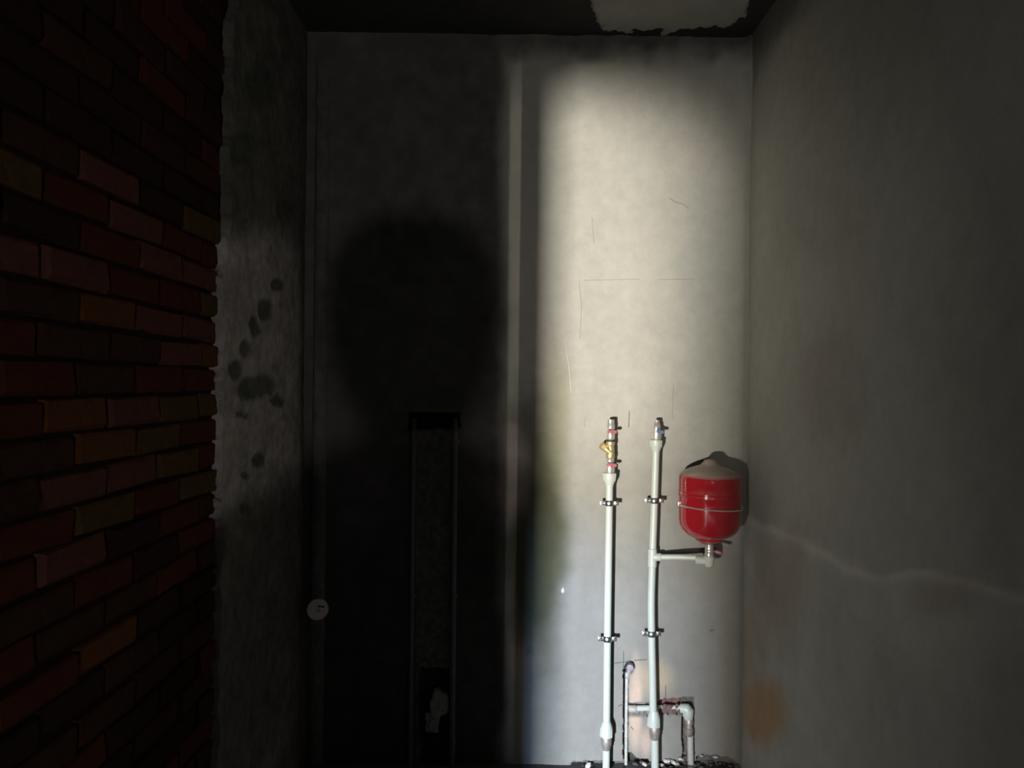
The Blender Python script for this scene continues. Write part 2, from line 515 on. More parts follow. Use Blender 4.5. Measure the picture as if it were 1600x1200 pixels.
c4 *= (1 + 0.35 * fbm(Y4, Z4, 10, 136))[..., None]
blob = np.zeros(Y4.shape)
jxx = rx + 5 * fbm(Y4, Z4, 14, 137); jyy = ry + 9 * fbm(Y4, Z4, 14, 138)
for cx, cy, ra, rb in ((428, 448, 13, 11), (410, 485, 12, 17), (391, 510, 10, 14), (377, 545, 10, 14), (363, 578, 12, 17), (395, 605, 34, 20),
                       (430, 625, 14, 8), (377, 740, 7, 6), (400, 722, 10, 12), (372, 648, 10, 6), (378, 795, 12, 10), (375, 230, 22, 30), (440, 325, 16, 16), (400, 130, 26, 40)):
    blob = np.maximum(blob, 1 - sstep(0.7, 1.15, np.sqrt(((jxx - cx) / ra) ** 2 + ((jyy - cy) / rb) ** 2)))
th = th - 0.007 * blob
c4 = c4 * (1 - 0.86 * blob[..., None]) + np.array((0.05, 0.056, 0.048)) * 0.86 * blob[..., None]
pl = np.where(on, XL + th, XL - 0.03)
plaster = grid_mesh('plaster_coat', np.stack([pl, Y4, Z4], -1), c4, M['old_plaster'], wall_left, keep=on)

# ------------------------------------------------------------------ floor, ceiling, added light screen and slat
Y5, X5 = np.meshgrid(lines([(-3.6, 1.0, 0.2), (1.0, W + 0.1, 0.03)]), lines([(-3.2, -1.1, 0.2), (-1.1, 1.15, 0.03)]), indexing='ij')
h5 = 0.006 * fbm(X5, Y5, 4, 140)
floor = grid_mesh('floor', np.stack([X5, Y5, ZF + h5], -1)[:, ::1], np.full(Y5.shape + (3,), 0.10), M['floor'])
tag(floor, kind='structure')
bm = bmesh.new(); box(bm, (-3.2, -3.6, ZC), (1.2, W + 0.1, ZC + 0.12))
ceiling = tag(bm_obj('ceiling', bm, M['ceiling'], smooth=False), kind='structure')
# ragged coat of lighter plaster left on the ceiling
Xc, Yc = np.meshgrid(lines([(0.25, XR, 0.009)]), lines([(2.3, W, 0.009)]), indexing='ij')
cx_, cy_ = 800 + Xc / Yc * F, 600 - ZC / Yc * F
rg = 9 * fbm(Xc, Yc, 9, 150) + 5 * fbm(Xc, Yc, 30, 151)
onc = (cx_ > 934 + rg - (50 - cy_) * 0.3) & (cx_ < 1152 + rg * 0.5 + (50 - cy_) * 0.25) & (cy_ < 40 + rg * 1.5 - 16 * sstep(1120, 1160, cx_))
zc = np.where(onc, ZC - 0.010 + 0.002 * fbm(Xc, Yc, 10, 152), ZC + 0.004)
grid_mesh('plaster_coat', np.stack([Xc, Yc, zc], -1)[:, ::-1], np.full(Xc.shape + (3,), 0.3), M['patch'], ceiling, keep=onc[:, ::-1])

# added unseen screen behind the camera: its opening shapes the lit strip
YP = -1.06
t_ = (YP - LY) / (W - LY)
xe = LX + t_ * (0.775 - LX)
zt = LZ + t_ * (1.30 - LZ)
bm = bmesh.new()
pts = [(-0.70, ZF), (-0.70, ZC), (-3.2, ZC), (-3.2, zt)]
R = 0.045
arc = [(xe - R + R * math.sin(a), zt - R + R * math.cos(a)) for a in [i * math.pi / 2 / 10 for i in range(11)]]
pts += arc + [(xe - 0.004, ZF)]
f0 = [bm.verts.new((x, YP - 0.02, z_)) for x, z_ in pts]
f1 = [bm.verts.new((x, YP, z_)) for x, z_ in pts]
bm.faces.new(f0); bm.faces.new(list(reversed(f1)))
for i in range(len(pts)):
    j = (i + 1) % len(pts)
    bm.faces.new((f0[i], f0[j], f1[j], f1[i]))
tag(bm_obj('added_screen', bm, M['mortar'], smooth=False), kind='structure')
# added unseen slat: casts the dark line, the gap beside it passes the sliver
u = Vector((-0.018 - LX, W - LY, 0)).normalized()
n = Vector((-u.y, u.x, 0))
s = (XL - LX) / u.x
base = Vector((LX, LY, 0)) + u * s
def slat(name, d0, d1, s0, s1, z0, z1, m, parent=None):
    bm = bmesh.new()
    vs = []
    for zz in (z0, z1):
        for dd, ss in ((d0, s0), (d1, s0), (d1, s1), (d0, s1)):
            p = base + n * (-dd) + u * ss
            p += n * (-0.0024 * (zz + 0.17)) - u * 0        # leans so that the sliver of light thins downwards
            vs.append(bm.verts.new((p.x, p.y, zz)))
    a = vs
    for q in ((0, 1, 2, 3), (7, 6, 5, 4), (0, 4, 5, 1), (1, 5, 6, 2), (2, 6, 7, 3), (3, 7, 4, 0)):
        bm.faces.new([a[i] for i in q])
    return bm_obj(name, bm, m, parent, smooth=False)
GAP = 0.0025
light_slat = tag(slat('added_slat', GAP / 2, GAP / 2 + 0.048, -0.72, -0.02, ZF + 0.01, 0.55, M['wood']), kind='structure')
# rough vertical strip in the left corner
bm = bmesh.new()
zz = np.arange(1.43, ZF - 0.03, -0.03)
prof = [(-0.034, 0.0), (-0.030, 0.018), (-0.018, 0.030), (0, 0.034), (0.018, 0.030), (0.029, 0.017), (0.033, 0.0)]
rings = []
for k, z_ in enumerate(zz):
    cxw = at(500, 600).x
    nr = [1 + 0.14 * random.uniform(-1, 1) for _ in prof]
    rings.append([bm.verts.new((cxw + p[0] * (0.9 + 0.1 * nr[i]), W + 0.008 - p[1] * nr[i], z_)) for i, p in enumerate(prof)])
for r0, r1 in zip(rings, rings[1:]):
    for i in range(len(prof) - 1):
        bm.faces.new((r0[i], r0[i + 1], r1[i + 1], r1[i]))
bm.faces.new(rings[0])
M['strip'] = mat('corner_mortar', (0.13, 0.125, 0.11), 0.95, noise=0.9, scale=18, bump=0.6, spec=0.1)
tag(bm_obj('trim_1', bm, M['strip']), kind='structure')

# pencil lines and scratches on the end wall
def mark(px0, py0, px1, py1, w=0.9, m='pencil', name='pencil_line'):
    bm = bmesh.new()
    a, b = at(px0, py0, W - 0.0025), at(px1, py1, W - 0.0025)
    k = max(2, int((b - a).length / 0.02))
    pts = []
    for i in range(k + 1):
        p = a.lerp(b, i / k)
        gx = np.array([[p.x]]); gz = np.array([[p.z]])
        hh = float((0.0045 * fbm(gx, gz, 1.7, 21) + 0.0016 * fbm(gx, gz, 7, 22) + 0.0006 * fbm(gx, gz, 40, 23))[0, 0])
        pts.append((p.x, W + hh - 0.0004, p.z))
    sweep(bm, pts, w / 350 / 2 + 0.0003, seg=5)
    return bm_obj(name, bm, M[m], wall_back)
for a in ((983.5, 642, 982.5, 668), (960, 1037, 977, 1034.5), (991, 1032.5, 1011, 1031),
          (974.5, 1018, 974, 1044), (1040.5, 1072, 1040, 1094), (966, 1104, 975, 1100.5), (986, 1136, 990, 1141)):
    mark(*a)
for a in ((1052.5, 600, 1050.5, 655), (914, 652, 913.5, 668), (905, 440, 909, 480), (909, 480, 906, 530), (912, 438, 1000, 436), (1030, 437, 1085, 436), (925, 340, 928, 380)):
    mark(*a, w=0.4, m='faint')
for p, q in (((1046, 309), (1056, 316)), ((1056, 316), (1066, 318)), ((1066, 318), (1075, 325))):
    mark(*p, *q, w=0.8, m='faint', name='crack_line')
mark(882, 530, 889, 570, 1.0, 'scratch', 'scratch'); mark(889, 570, 893, 614, 1.3, 'scratch', 'scratch')


# ------------------------------------------------------------------ the two risers
SO = 0.050                                      # pipe axis stands this far off the wall
DP = W - SO
PX = F / DP                                     # pixels per metre at the pipes
def vz(py, px=950, Y=DP): return at(px, py, Y).z
def turned(name, m, px, prof, parent, Y=DP, hexed=None, pyc=None):
    """turned piece on an upright axis; prof = (pixel row, radius in pixels)"""
    k = F / Y
    x = at(px, pyc if pyc is not None else prof[0][0], Y).x
    bm = bmesh.new()
    lathe(bm, (x, Y, 0), (0, 0, 1), [(vz(py, px, Y), r / k) for py, r in reversed(prof)], hexed=hexed)
    return bm_obj(name, bm, m, parent)
def pipe(name, m, pix, r_px, parent, Y=DP, seg=24):
    bm = bmesh.new()
    pts = [at(p[0], p[1], p[2] if len(p) > 2 else Y) for p in pix]
    # smooth the run
    out = []
    for i in range(len(pts) - 1):
        p0 = pts[max(i - 1, 0)]; p1 = pts[i]; p2 = pts[i + 1]; p3 = pts[min(i + 2, len(pts) - 1)]
        for j in range(8):
            t = j / 8
            out.append(0.5 * ((2 * p1) + (p2 - p0) * t + (2 * p0 - 5 * p1 + 4 * p2 - p3) * t * t + (3 * p1 - p0 - 3 * p2 + p3) * t ** 3))
    out.append(pts[-1])
    sweep(bm, out, r_px / (F / Y), seg)
    return bm_obj(name, bm, m, parent)
def ribs(bm, x, Y, z0, r0, z1, r1, nrib, w):
    """raised ribs round a flared fitting"""
    for k in range(nrib):
        a = k * 2 * math.pi / nrib + 0.13
        d = Vector((math.cos(a), math.sin(a), 0))
        sweep(bm, [Vector((x, Y, z0)) + d * r0, Vector((x, Y, z1)) + d * r1], w, 6)
def flared(name, px, y_top, r_top, y_bot, r_bot, parent, Y=DP, upside=False, m=None):
    """moulded threaded adapter: wide collar, tapering to the pipe"""
    k = F / Y
    L = y_bot - y_top
    if not upside:
        prof = [(y_top, r_top * .93), (y_top + 0.8, r_top), (y_top + L * .42, r_top * .97), (y_top + L * .62, r_top * .84), (y_top + L * .85, r_bot * 1.12), (y_bot, r_bot * 1.08)]
        rz = ((y_top + 1.0, r_top), (y_top + L * .55, r_top * .90))
    else:
        prof = [(y_top, r_bot * 1.1), (y_top + L * .1, r_bot * 1.25), (y_top + L * .3, r_top * .92), (y_top + L * .5, r_top), (y_bot - .8, r_top), (y_bot, r_top * .92)]
        rz = ((y_bot - 1.0, r_top), (y_top + L * .4, r_top * .95))
    x = at(px, (y_top + y_bot) / 2, Y).x
    bm = bmesh.new()
    lathe(bm, (x, Y, 0), (0, 0, 1), [(vz(py, px, Y), r / k) for py, r in reversed(prof)])
    ribs(bm, x, Y, vz(rz[0][0], px, Y), rz[0][1] / k, vz(rz[1][0], px, Y), rz[1][1] / k, 8, 0.0022)
    return bm_obj(name, bm, m or M['plastic'], parent)
def butterfly(px, py, Y, m, parent, left=8, right=10, tilt=0.0, r_px=6.5):
    """flat two-winged valve handle on a stem that points to the room"""
    k = F / Y
    c = at(px, py, Y)
    bm = bmesh.new()
    front = -(r_px / k + 0.009)
    rot = Matrix.Translation(c) @ Matrix.Rotation(tilt, 4, 'Y')
    outline = [(-left, -1.2), (-left * .75, -3.0), (-left * .3, -2.2), (0, -3.2), (right * .3, -2.2), (right * .7, -3.0), (right, -1.4),
               (right, 1.2), (right * .7, 2.6), (right * .3, 2.2), (0, 3.4), (-left * .3, 2.2), (-left * .75, 2.6), (-left, 1.2)]
    fr = [bm.verts.new(rot @ Vector((x / k, front - 0.004 - 0.004 * abs(x) / 10, -y / k))) for x, y in outline]
    bk = [bm.verts.new(rot @ Vector((x / k, front + 0.002 - 0.004 * abs(x) / 10, -y / k))) for x, y in outline]
    bm.faces.new(fr); bm.faces.new(list(reversed(bk)))
    for i in range(len(outline)):
        j = (i + 1) % len(outline)
        bm.faces.new((fr[i], bk[i], bk[j], fr[j]))
    lathe(bm, c + Vector((0, front - 0.006, 0)), (0, 1, 0), [(0, 0.0045), (0.004, 0.006), (0.022, 0.005)], 12)
    return bm_obj('valve_handle', bm, m, parent)

# --- left riser
xb = at(952, 740, DP)
riser = empty('heating_riser', (at(949, 1195, DP).x, DP, ZF), 'left pale plastic riser pipe topped by two red-handled valves and a brass strainer', 'pipe')
pipe('pipe', M['plastic'], [(952.4, 757), (950.4, 900), (949, 1000), (947.8, 1129)], 5.7, riser)
flared('threaded_adapter', 952.5, 738.5, 10.4, 760, 5.7, riser)
v = turned('ball_valve', M['chrome'], 953.2, [(715.5, 5.2), (717, 6.3), (721, 6.3), (722, 5.0), (728.5, 5.2), (729.5, 7.4), (737, 7.4), (739, 6.6)], riser)
butterfly(953.5, 725.5, DP, M['red_handle'], v, 6.5, 8.5, 0.12, 6)
st = turned('strainer', M['brass'], 953.8, [(689.5, 5.8), (690.5, 6.9), (695, 6.9), (697, 5.6), (702, 6.4), (709, 6.4), (711, 6.9), (715, 6.9), (716.5, 5.8)], riser)
bm = bmesh.new()
a, b = at(955, 708, DP - 0.004), at(937.5, 693.5, DP - 0.012)
dirv = (b - a).normalized()
lathe(bm, a, dirv, [(0, 5.2 / PX), (0.030, 5.0 / PX), (0.036, 4.6 / PX)], 20)
lathe(bm, a + dirv * 0.036, dirv, [(0, 6.0 / PX), (0.020, 6.0 / PX), (0.024, 4.6 / PX)], hexed=6)
bm_obj('strainer_leg', bm, M['brass'], st)
turned('gasket_ring', M['rubber'], 953.9, [(687.0, 5.2), (687.4, 6.6), (689.2, 6.6), (689.6, 5.2)], riser)
v = turned('ball_valve', M['chrome'], 954.2, [(655.5, 4.6), (656, 5.6), (663, 5.7), (664, 6.2), (669, 6.4), (670.5, 5.2), (677.5, 5.2), (678.5, 6.6), (685, 6.6), (687, 5.4)], riser)
butterfly(954.5, 674.2, DP, M['red_handle'], v, 6.5, 8, 0.05, 6)
flared('lower_adapter', 947.6, 1127, 9.6, 1151, 5.7, riser, upside=True)
turned('union_nut', M['dull'], 947.5, [(1151, 7.6), (1152, 8.2), (1163, 8.0), (1165, 7.0), (1169, 6.6), (1171.5, 5.6)], riser)
pipe('pipe', M['plastic'], [(947.4, 1170), (947, 1205)], 5.7, riser)

# --- right riser with the branch to the tank
riser2 = empty('heating_riser', (at(1022, 1195, DP).x, DP, ZF), 'right pale plastic riser pipe with a blue-handled valve and a branch to the red tank', 'pipe')
pipe('pipe', M['plastic'], [(1025, 703), (1022.6, 780), (1019.8, 860)], 5.7, riser2)
flared('threaded_adapter', 1025, 687, 9.9, 707, 5.7, riser2)
v = turned('ball_valve', M['chrome'], 1026, [(656.5, 3.6), (657, 4.4), (662, 4.6), (663.5, 5.8), (669, 6.2), (670, 5.4), (675, 5.4), (676, 7.6), (685, 7.6), (687.5, 6.4)], riser2)
butterfly(1028, 673.5, DP, M['blue_handle'], v, 4.5, 7.5, 0.25, 6)
# tee
bm = bmesh.new()
cx = at(1019.3, 871, DP)
lathe(bm, (cx.x, DP, 0), (0, 0, 1), [(vz(886, 1019), 6.2 / PX), (vz(885, 1019), 7.0 / PX), (vz(858, 1019), 7.0 / PX), (vz(857, 1019), 6.2 / PX)], 24)
TY = W - 0.150                                   # tank axis stands off this far
e0, e1 = at(1019.3, 870, DP), at(1107.5, 872, TY + 0.012)
bd = (e1 - e0).normalized()
lathe(bm, e0, bd, [(0, 6.2 / PX), (0.038, 6.2 / PX), (0.041, 5.4 / PX)], 24)
bm_obj('tee', bm, M['plastic'], riser2)
bm = bmesh.new()
sweep(bm, [e0 + bd * 0.03, e0.lerp(e1, .5) + Vector((0, 0, 0.002)), e1 - bd * 0.02], 4.4 / PX, 20)
bm_obj('branch_pipe', bm, M['plastic'], riser2)
# elbow under the tank
tk = F / TY
txc = at(1109, 780, TY).x
ez0, ez1 = vz(868.5, 1109, TY), vz(887, 1109, TY)
bm = bmesh.new()
lathe(bm, (txc, TY, 0), (0, 0, 1), [(ez1, 2.5 / tk), (ez1 + 0.006, 6.0 / tk), (ez1 + 0.020, 7.4 / tk), (ez0 - 0.012, 8.2 / tk), (ez0 - 0.002, 8.6 / tk), (ez0, 8.0 / tk)], 24)
e2 = Vector((txc, TY, (ez0 + ez1) / 2 + 0.004))
bd2 = (e2 - e0).normalized()
lathe(bm, e2 - bd2 * 0.055, bd2, [(0, 5.4 / tk), (0.004, 6.4 / tk), (0.055, 6.6 / tk)], 24)
bm_obj('elbow', bm, M['plastic'], riser2)
pipe('pipe', M['plastic'], [(1019.2, 884), (1017.6, 940), (1018.3, 1000), (1019.6, 1060), (1020.6, 1114)], 5.7, riser2)
flared('lower_adapter', 1021.5, 1110, 9.6, 1135, 5.7, riser2, upside=True)
turned('union_nut', M['dull'], 1023, [(1134.5, 7.8), (1136, 8.3), (1146, 8.2), (1148, 7.2), (1152, 7.2), (1155, 6.0)], riser2)
pipe('pipe', M['plastic'], [(1023.2, 1154), (1023.5, 1205)], 5.9, riser2)

# --- clamps
def clamp(px, py, label):
    c = at(px, py, DP)
    t = empty('pipe_clamp', (c.x, W, c.z), label, 'clamp', 'pipe clamps on the two risers')
    r = 0.0165
    bm = bmesh.new()
    for z0, rr in ((0, r + 0.004),):
        lathe(bm, (c.x, DP, c.z - 0.010), (0, 0, 1), [(0, r), (0, rr), (0.004, rr + .002), (0.016, rr + .002), (0.020, rr), (0.020, r)], 28, cap=False)
    bm_obj('ring', bm, M['steel'], t)
    bm = bmesh.new()
    lathe(bm, (c.x, DP, c.z - 0.012), (0, 0, 1), [(0, r - .0005), (0, r + 0.002), (0.024, r + 0.002), (0.024, r - .0005)], 24, cap=False)
    bm_obj('rubber_liner', bm, M['rubber'], t)
    for sgn in (-1, 1):
        bm = bmesh.new()
        x0 = c.x + sgn * (r + 0.003); x1 = c.x + sgn * (r + 0.024)
        box(bm, (min(x0, x1), DP - 0.0065, c.z - 0.009), (max(x0, x1), DP - 0.0025, c.z + 0.009), 0.001)
        box(bm, (min(x0, x1), DP + 0.0025, c.z - 0.009), (max(x0, x1), DP + 0.0065, c.z + 0.009), 0.001)
        ear = bm_obj('ear', bm, M['steel'], t)
        bm = bmesh.new()
        xm = c.x + sgn * (r + 0.015)
        lathe(bm, (xm, DP - 0.013, c.z), (0, 1, 0), [(0, 0.004), (0.0015, 0.006), (0.006, 0.006)], hexed=6)
        lathe(bm, (xm, DP - 0.008, c.z), (0, 1, 0), [(0, 0.003), (0.024, 0.003)], 10)
        bm_obj('bolt', bm, M['steel'], ear)
    bm = bmesh.new()
    lathe(bm, (c.x, DP + r + 0.003, c.z), (0, 1, 0), [(0, 0.007), (0.008, 0.007), (0.0081, 0.004), (W + 0.006 - DP - r - 0.003, 0.004)], 14)
    bm_obj('stud', bm, M['steel'], t)
    return t
clamp(952, 786, 'upper steel clamp on the left riser, below its ribbed adapter')
clamp(949, 998, 'lower steel clamp on the left riser, above the pencil cross')
clamp(1022.4, 782, 'upper steel clamp on the right riser, left of the red tank')
clamp(1018, 990, 'lower steel clamp on the right riser, below the tee')

# ------------------------------------------------------------------ expansion tank
tank = empty('expansion_tank', (txc, TY, -0.68), 'red pressure tank with a dusty grey top, hung on the wall right of the pipes', 'tank')
prof = [(-0.672, 0.030), (-0.655, 0.060), (-0.646, 0.061), (-0.645, 0.066), (-0.640, 0.082), (-0.628, 0.103), (-0.610, 0.119), (-0.590, 0.1275), (-0.570, 0.1305),
        (-0.506, 0.131), (-0.470, 0.131), (-0.467, 0.1330), (-0.463, 0.1330), (-0.460, 0.131), (-0.455, 0.131), (-0.452, 0.1330), (-0.448, 0.1330), (-0.445, 0.131),
        (-0.392, 0.131), (-0.381, 0.1285), (-0.370, 0.120), (-0.360, 0.105), (-0.351, 0.085), (-0.343, 0.060), (-0.336, 0.040), (-0.325, 0.030), (-0.316, 0.024), (-0.312, 0.012), (-0.311, 0.001)]
bm = bmesh.new()
lathe(bm, (txc, TY, 0), (0, 0, 1), prof, 64)
me_o = bm_obj('vessel', bm, M['tank'], tank)
bm = bmesh.new()
lathe(bm, (txc, TY, 0), (0, 0, 1), [(-0.690, 0.015), (-0.684, 0.0165), (-0.671, 0.0165), (-0.668, 0.020)], 24)
bm_obj('neck', bm, M['chrome'], tank)
bm = bmesh.new()
zv0, zv1 = vz(868, 1109, TY), -0.684
H = zv1 - zv0
lathe(bm, (txc, TY, 0), (0, 0, 1), [(zv0 - 0.004, 0.0195), (zv0 + 0.006, 0.0205), (zv0 + H * .25, 0.0205), (zv0 + H * .3, 0.016), (zv0 + H * .45, 0.0185), (zv0 + H * .6, 0.0185), (zv0 + H * .72, 0.015), (zv0 + H * .76, 0.0185), (zv1, 0.0185)], 20)
valve = bm_obj('ball_valve', bm, M['chrome'], tank)
bm = bmesh.new()
hz = (zv0 + zv1) / 2 + 0.002
lathe(bm, (txc + 0.014, TY - 0.006, hz), (1, -0.25, -0.15), [(0, 0.005), (0.014, 0.005)], 12)
mrot = Matrix.Translation((txc + 0.034, TY - 0.014, hz - 0.004)) @ Matrix.Rotation(0.28, 4, 'Y') @ Matrix.Rotation(-0.3, 4, 'Z')
box(bm, (-0.012, -0.004, -0.007), (0.020, 0.003, 0.007), 0.002, mrot)
bm_obj('valve_handle', bm, M['red_handle'], valve)
# thin band
bz = -0.511
bandt = empty('mounting_band', (txc, W, bz), 'thin shiny wire band strapped round the middle of the red tank', 'band')
bm = bmesh.new()
pts = []
for i in range(65):
    a = math.pi * (i / 64) * 1.9 - math.pi * 0.45
    pts.append((txc - 0.1342 * math.cos(a), TY - 0.1342 * math.sin(a), bz + 0.006 * math.cos(a)))
sweep(bm, pts, 0.0032, 8)
sweep(bm, [(txc, TY + 0.134, bz), (txc, W + 0.008, bz)], 0.004, 8)
bm_obj('wire', bm, M['chrome'], bandt)
for sg in (-1, 1):
    bm = bmesh.new()
    box(bm, (txc + sg * 0.134 - 0.003, TY - 0.010, bz - 0.012 - sg * 0.006), (txc + sg * 0.134 + 0.004, TY + 0.008, bz + 0.012 - sg * 0.006), 0.001)
    bm_obj('hook', bm, M['steel'], bandt)

# ------------------------------------------------------------------ low pipes in the chases
g = empty('chased_pipe', at(978, 1200, W + 0.015), 'thin pale pipe sunk in the upright groove between the two risers', 'pipe')
pipe('pipe', M['plastic_dusty'], [(979.5, 1050, W + 0.012), (978.6, 1120, W + 0.014), (978, 1205, W + 0.014)], 2.5, g, Y=W + 0.014)
bm = bmesh.new()
c = at(984.5, 1044, W - 0.002)
lathe(bm, c, (0.25, 1, 0.1), [(0, 0.010), (0.002, 0.015), (0.020, 0.016), (0.030, 0.014)], 18)
sweep(bm, [at(984, 1046, W + 0.018), at(981.5, 1052, W + 0.016), at(979.6, 1060, W + 0.013)], 0.011, 14)
M['grey_fit'] = mat('grey_fitting', (0.26, 0.235, 0.255), 0.6, noise=0.6, scale=50)
bm_obj('capped_elbow', bm, M['grey_fit'], g)['label'] = 'grey capped elbow'
g = empty('chased_pipe', at(1079, 1200, W), 'low pale pipe run with an elbow, lying in the broken level groove and turning down', 'pipe')
pipe('pipe', M['plastic'], [(985, 1107, W + 0.012), (1030, 1106, W + 0.014), (1068, 1106, W + 0.012)], 4.4, g, Y=W + 0.012)
bm = bmesh.new()
lathe(bm, at(986, 1107, W + 0.010), (1, 0, 0), [(-0.012, 0.010), (-0.010, 0.015), (0.020, 0.0155), (0.024, 0.013)], 18)
bm_obj('end_cap', bm, M['plastic_dusty'], g)
bm = bmesh.new()
A, B, C_ = at(1063, 1106.5, W + 0.002), at(1073.5, 1107.5, W - 0.006), at(1076, 1123, W - 0.004)
sweep(bm, [A, A.lerp(B, .5), B + Vector((-0.004, 0, 0.001)), B + Vector((0.004, -0.002, -0.010)), B.lerp(C_, .6), C_], [0.0195, 0.0215, 0.024, 0.0265, 0.025, 0.019], 22)
bm_obj('elbow', bm, M['plastic'], g)
turned('union_nut', M['dull'], 1076.8, [(1122, 5.4), (1125, 6.8), (1131, 6.6), (1132, 5.6), (1137, 5.6), (1138, 6.9), (1147, 6.7), (1149.5, 5.2)], g, Y=W - 0.004)
pipe('pipe', M['plastic_dusty'], [(1078.5, 1148, W - 0.002), (1079.5, 1205, W - 0.002)], 4.9, g, Y=W - 0.002)

# two sooty pipes in the dark part, from the slot down
for px, r, lab in ((647, 3.6, 'left of the two thin sooty pipes running down from the black slot'), (712, 4.4, 'right of the two thin sooty pipes running down from the black slot')):
    t = empty('sooty_pipe', at(px - 5, 1195, W - 0.014), lab, 'pipe')
    pipe('pipe', M['dark_pipe'], [(px, 655, W + 0.05), (px, 663, W + 0.03), (px - .2, 674, W - 0.008), (px - 1, 700, W - 0.012), (px - 3.5, 930, W - 0.012), (px - 6, 1205, W - 0.012)], r, t, Y=W - 0.012, seg=14)
    for py in (690, 930, 1160):
        bm = bmesh.new()
        c = at(px - (py - 690) * .0115, py, W - 0.012)
        lathe(bm, (c.x, c.y, c.z - 0.009), (0, 0, 1), [(0, r / 350 + .001), (0, r / 350 + 0.004), (0.018, r / 350 + 0.004), (0.018, r / 350 + .001)], 14, cap=False)
        sweep(bm, [c, c + Vector((0, 0.03, 0))], 0.003, 8)
        bm_obj('holder', bm, M['dark_pipe'], t)

def lump(bm, c, r, seed, squash=(1, 1, 1), sub=2):
    rr = random.Random(seed)
    g = bmesh.ops.create_icosphere(bm, subdivisions=sub, radius=r)
    k = [rr.uniform(0, 6) for _ in range(6)]
    for v_ in g['verts']:
        d = v_.co.normalized()
        f_ = 1 + 0.25 * math.sin(4 * d.x + k[0]) * math.sin(3 * d.z + k[1]) + 0.18 * math.sin(7 * d.y + k[2]) + rr.uniform(-.1, .1)
        v_.co = Vector([v_.co[i] * f_ * squash[i] for i in range(3)]) + Vector(c)
bm = bmesh.new()
lump(bm, at(688, 1098, W + 0.02), 0.055, 5, (0.75, 0.7, 1.1), 3)
lump(bm, at(676, 1128, W + 0.03), 0.04, 6, (0.8, 0.8, 1.1), 3)
o = bm_obj('mortar_lump', bm, mat('grey_mortar', (0.36, 0.35, 0.32), 0.95, noise=0.5, scale=40, bump=0.5), None, smooth=False)
tag(o, 'grey lump of mortar stuck in the broken hole between the sooty pipes', 'mortar')

# rubble along the foot of the end wall
bm = bmesh.new()
for k in range(130):
    px = random.choice((random.uniform(885, 1150), random.gauss(1050, 30), random.gauss(1112, 18)))
    p = at(px, 1195, W)
    lump(bm, (p.x, W - random.uniform(-0.035, 0.10), ZF + random.uniform(-0.006, 0.010)), random.uniform(0.004, 0.012), k, (1.3, 1, .7), 1)
o = bm_obj('rubble', bm, M['rubble'], None, smooth=False)
tag(o, 'dark crumbs of broken plaster and brick along the foot of the wall under the pipes', 'rubble', kind='stuff')
spots = [(919, 1196, .016, 'left'), (1007, 1194, .014, ''), (1042, 1189, .016, ''), (1055, 1192, .020, ''), (1064, 1186, .012, ''), (1118, 1183, .010, ''), (1033, 1195, .012, ''), (1096, 1181, .008, '')]
labs = ['white plaster shard left of the left riser foot', 'white plaster shard in the cavity left of the right riser foot',
        'pale plaster shard between the right riser and the elbow pipe', 'largest white plaster shard, just left of the elbow pipe foot',
        'small white plaster shard touching the elbow pipe foot', 'lone small bright shard in the dark hollow at the far right of the rubble',
        'white plaster shard just right of the right riser foot', 'tiny pale shard just right of the elbow pipe foot']
for (px, py, r, _), lb in zip(spots, labs):
    bm = bmesh.new()
    c = at(px, py, W - 0.012)
    lump(bm, (0, 0, 0), r * 0.72, int(px), (1.5, 0.9, 0.55), 2)
    me = bpy.data.meshes.new('plaster_shard'); bm.to_mesh(me); bm.free()
    o = link('plaster_shard', me, M['shard'])
    o.location = c
    o.rotation_euler = (0.2, random.uniform(-.5, .5), random.uniform(-1, 1))
    tag(o, lb, 'shard', 'plaster shards at the foot of the wall')

bm = bmesh.new()
lump(bm, at(879.5, 922.5, W), 0.0085, 77, (.8, .5, 1.4), 2)
bm_obj('plaster_fleck', bm, M['shard'], wall_back)
# broken mortar packed over the level pipe, right of the riser
bm = bmesh.new()
for k in range(30):
    px = random.uniform(1033, 1060); py = random.uniform(1099, 1113)
    p = at(px, py, W + 0.006)
    lump(bm, p, random.uniform(0.007, 0.013), 300 + k, (1.4, 0.8, .9), 1)
bm_obj('mortar_fill', bm, mat('reddish_mortar', (0.16, 0.095, 0.085), 0.95, noise=0.8, scale=60, bump=0.5), wall_back, smooth=False)

# round cover on the corner strip
c = at(496, 952, W - 0.036)
t = empty('cover_plate', c, 'round pale electrical cover plate on the strip in the dark left corner', 'cover plate')
ax = Vector((0.30, -1, 0.20)).normalized()
k = F / (W - 0.03)
bm = bmesh.new()
lathe(bm, c + ax * -0.006, ax, [(0, 0.030), (0.004, 0.046), (0.012, 0.0475), (0.019, 0.044), (0.021, 0.038), (0.0225, 0.0)], 40)
bm_obj('plate', bm, M['ceramic'], t)
bm = bmesh.new()
ux = Vector((0, 0, 1)).cross(ax).normalized(); uz = ax.cross(ux)
rm = Matrix((( ux.x, uz.x, ax.x, 0), (ux.y, uz.y, ax.y, 0), (ux.z, uz.z, ax.z, 0), (0, 0, 0, 1)))
mm = Matrix.Translation(c) @ rm
box(bm, (-0.002, 0.010, 0.012), (0.028, 0.018, 0.018), 0.002, mm @ Matrix.Rotation(-0.15, 4, 'Z'))
bm_obj('slot', bm, M['rubber'], t)
bm = bmesh.new()
lathe(bm, c + ux * 0.004 - uz * 0.004 + ax * 0.0155, ax, [(0, 0.009), (0.003, 0.008), (0.0032, 0.001)], 16)
bm_obj('screw', bm, M['dull'], t)
bm = bmesh.new()
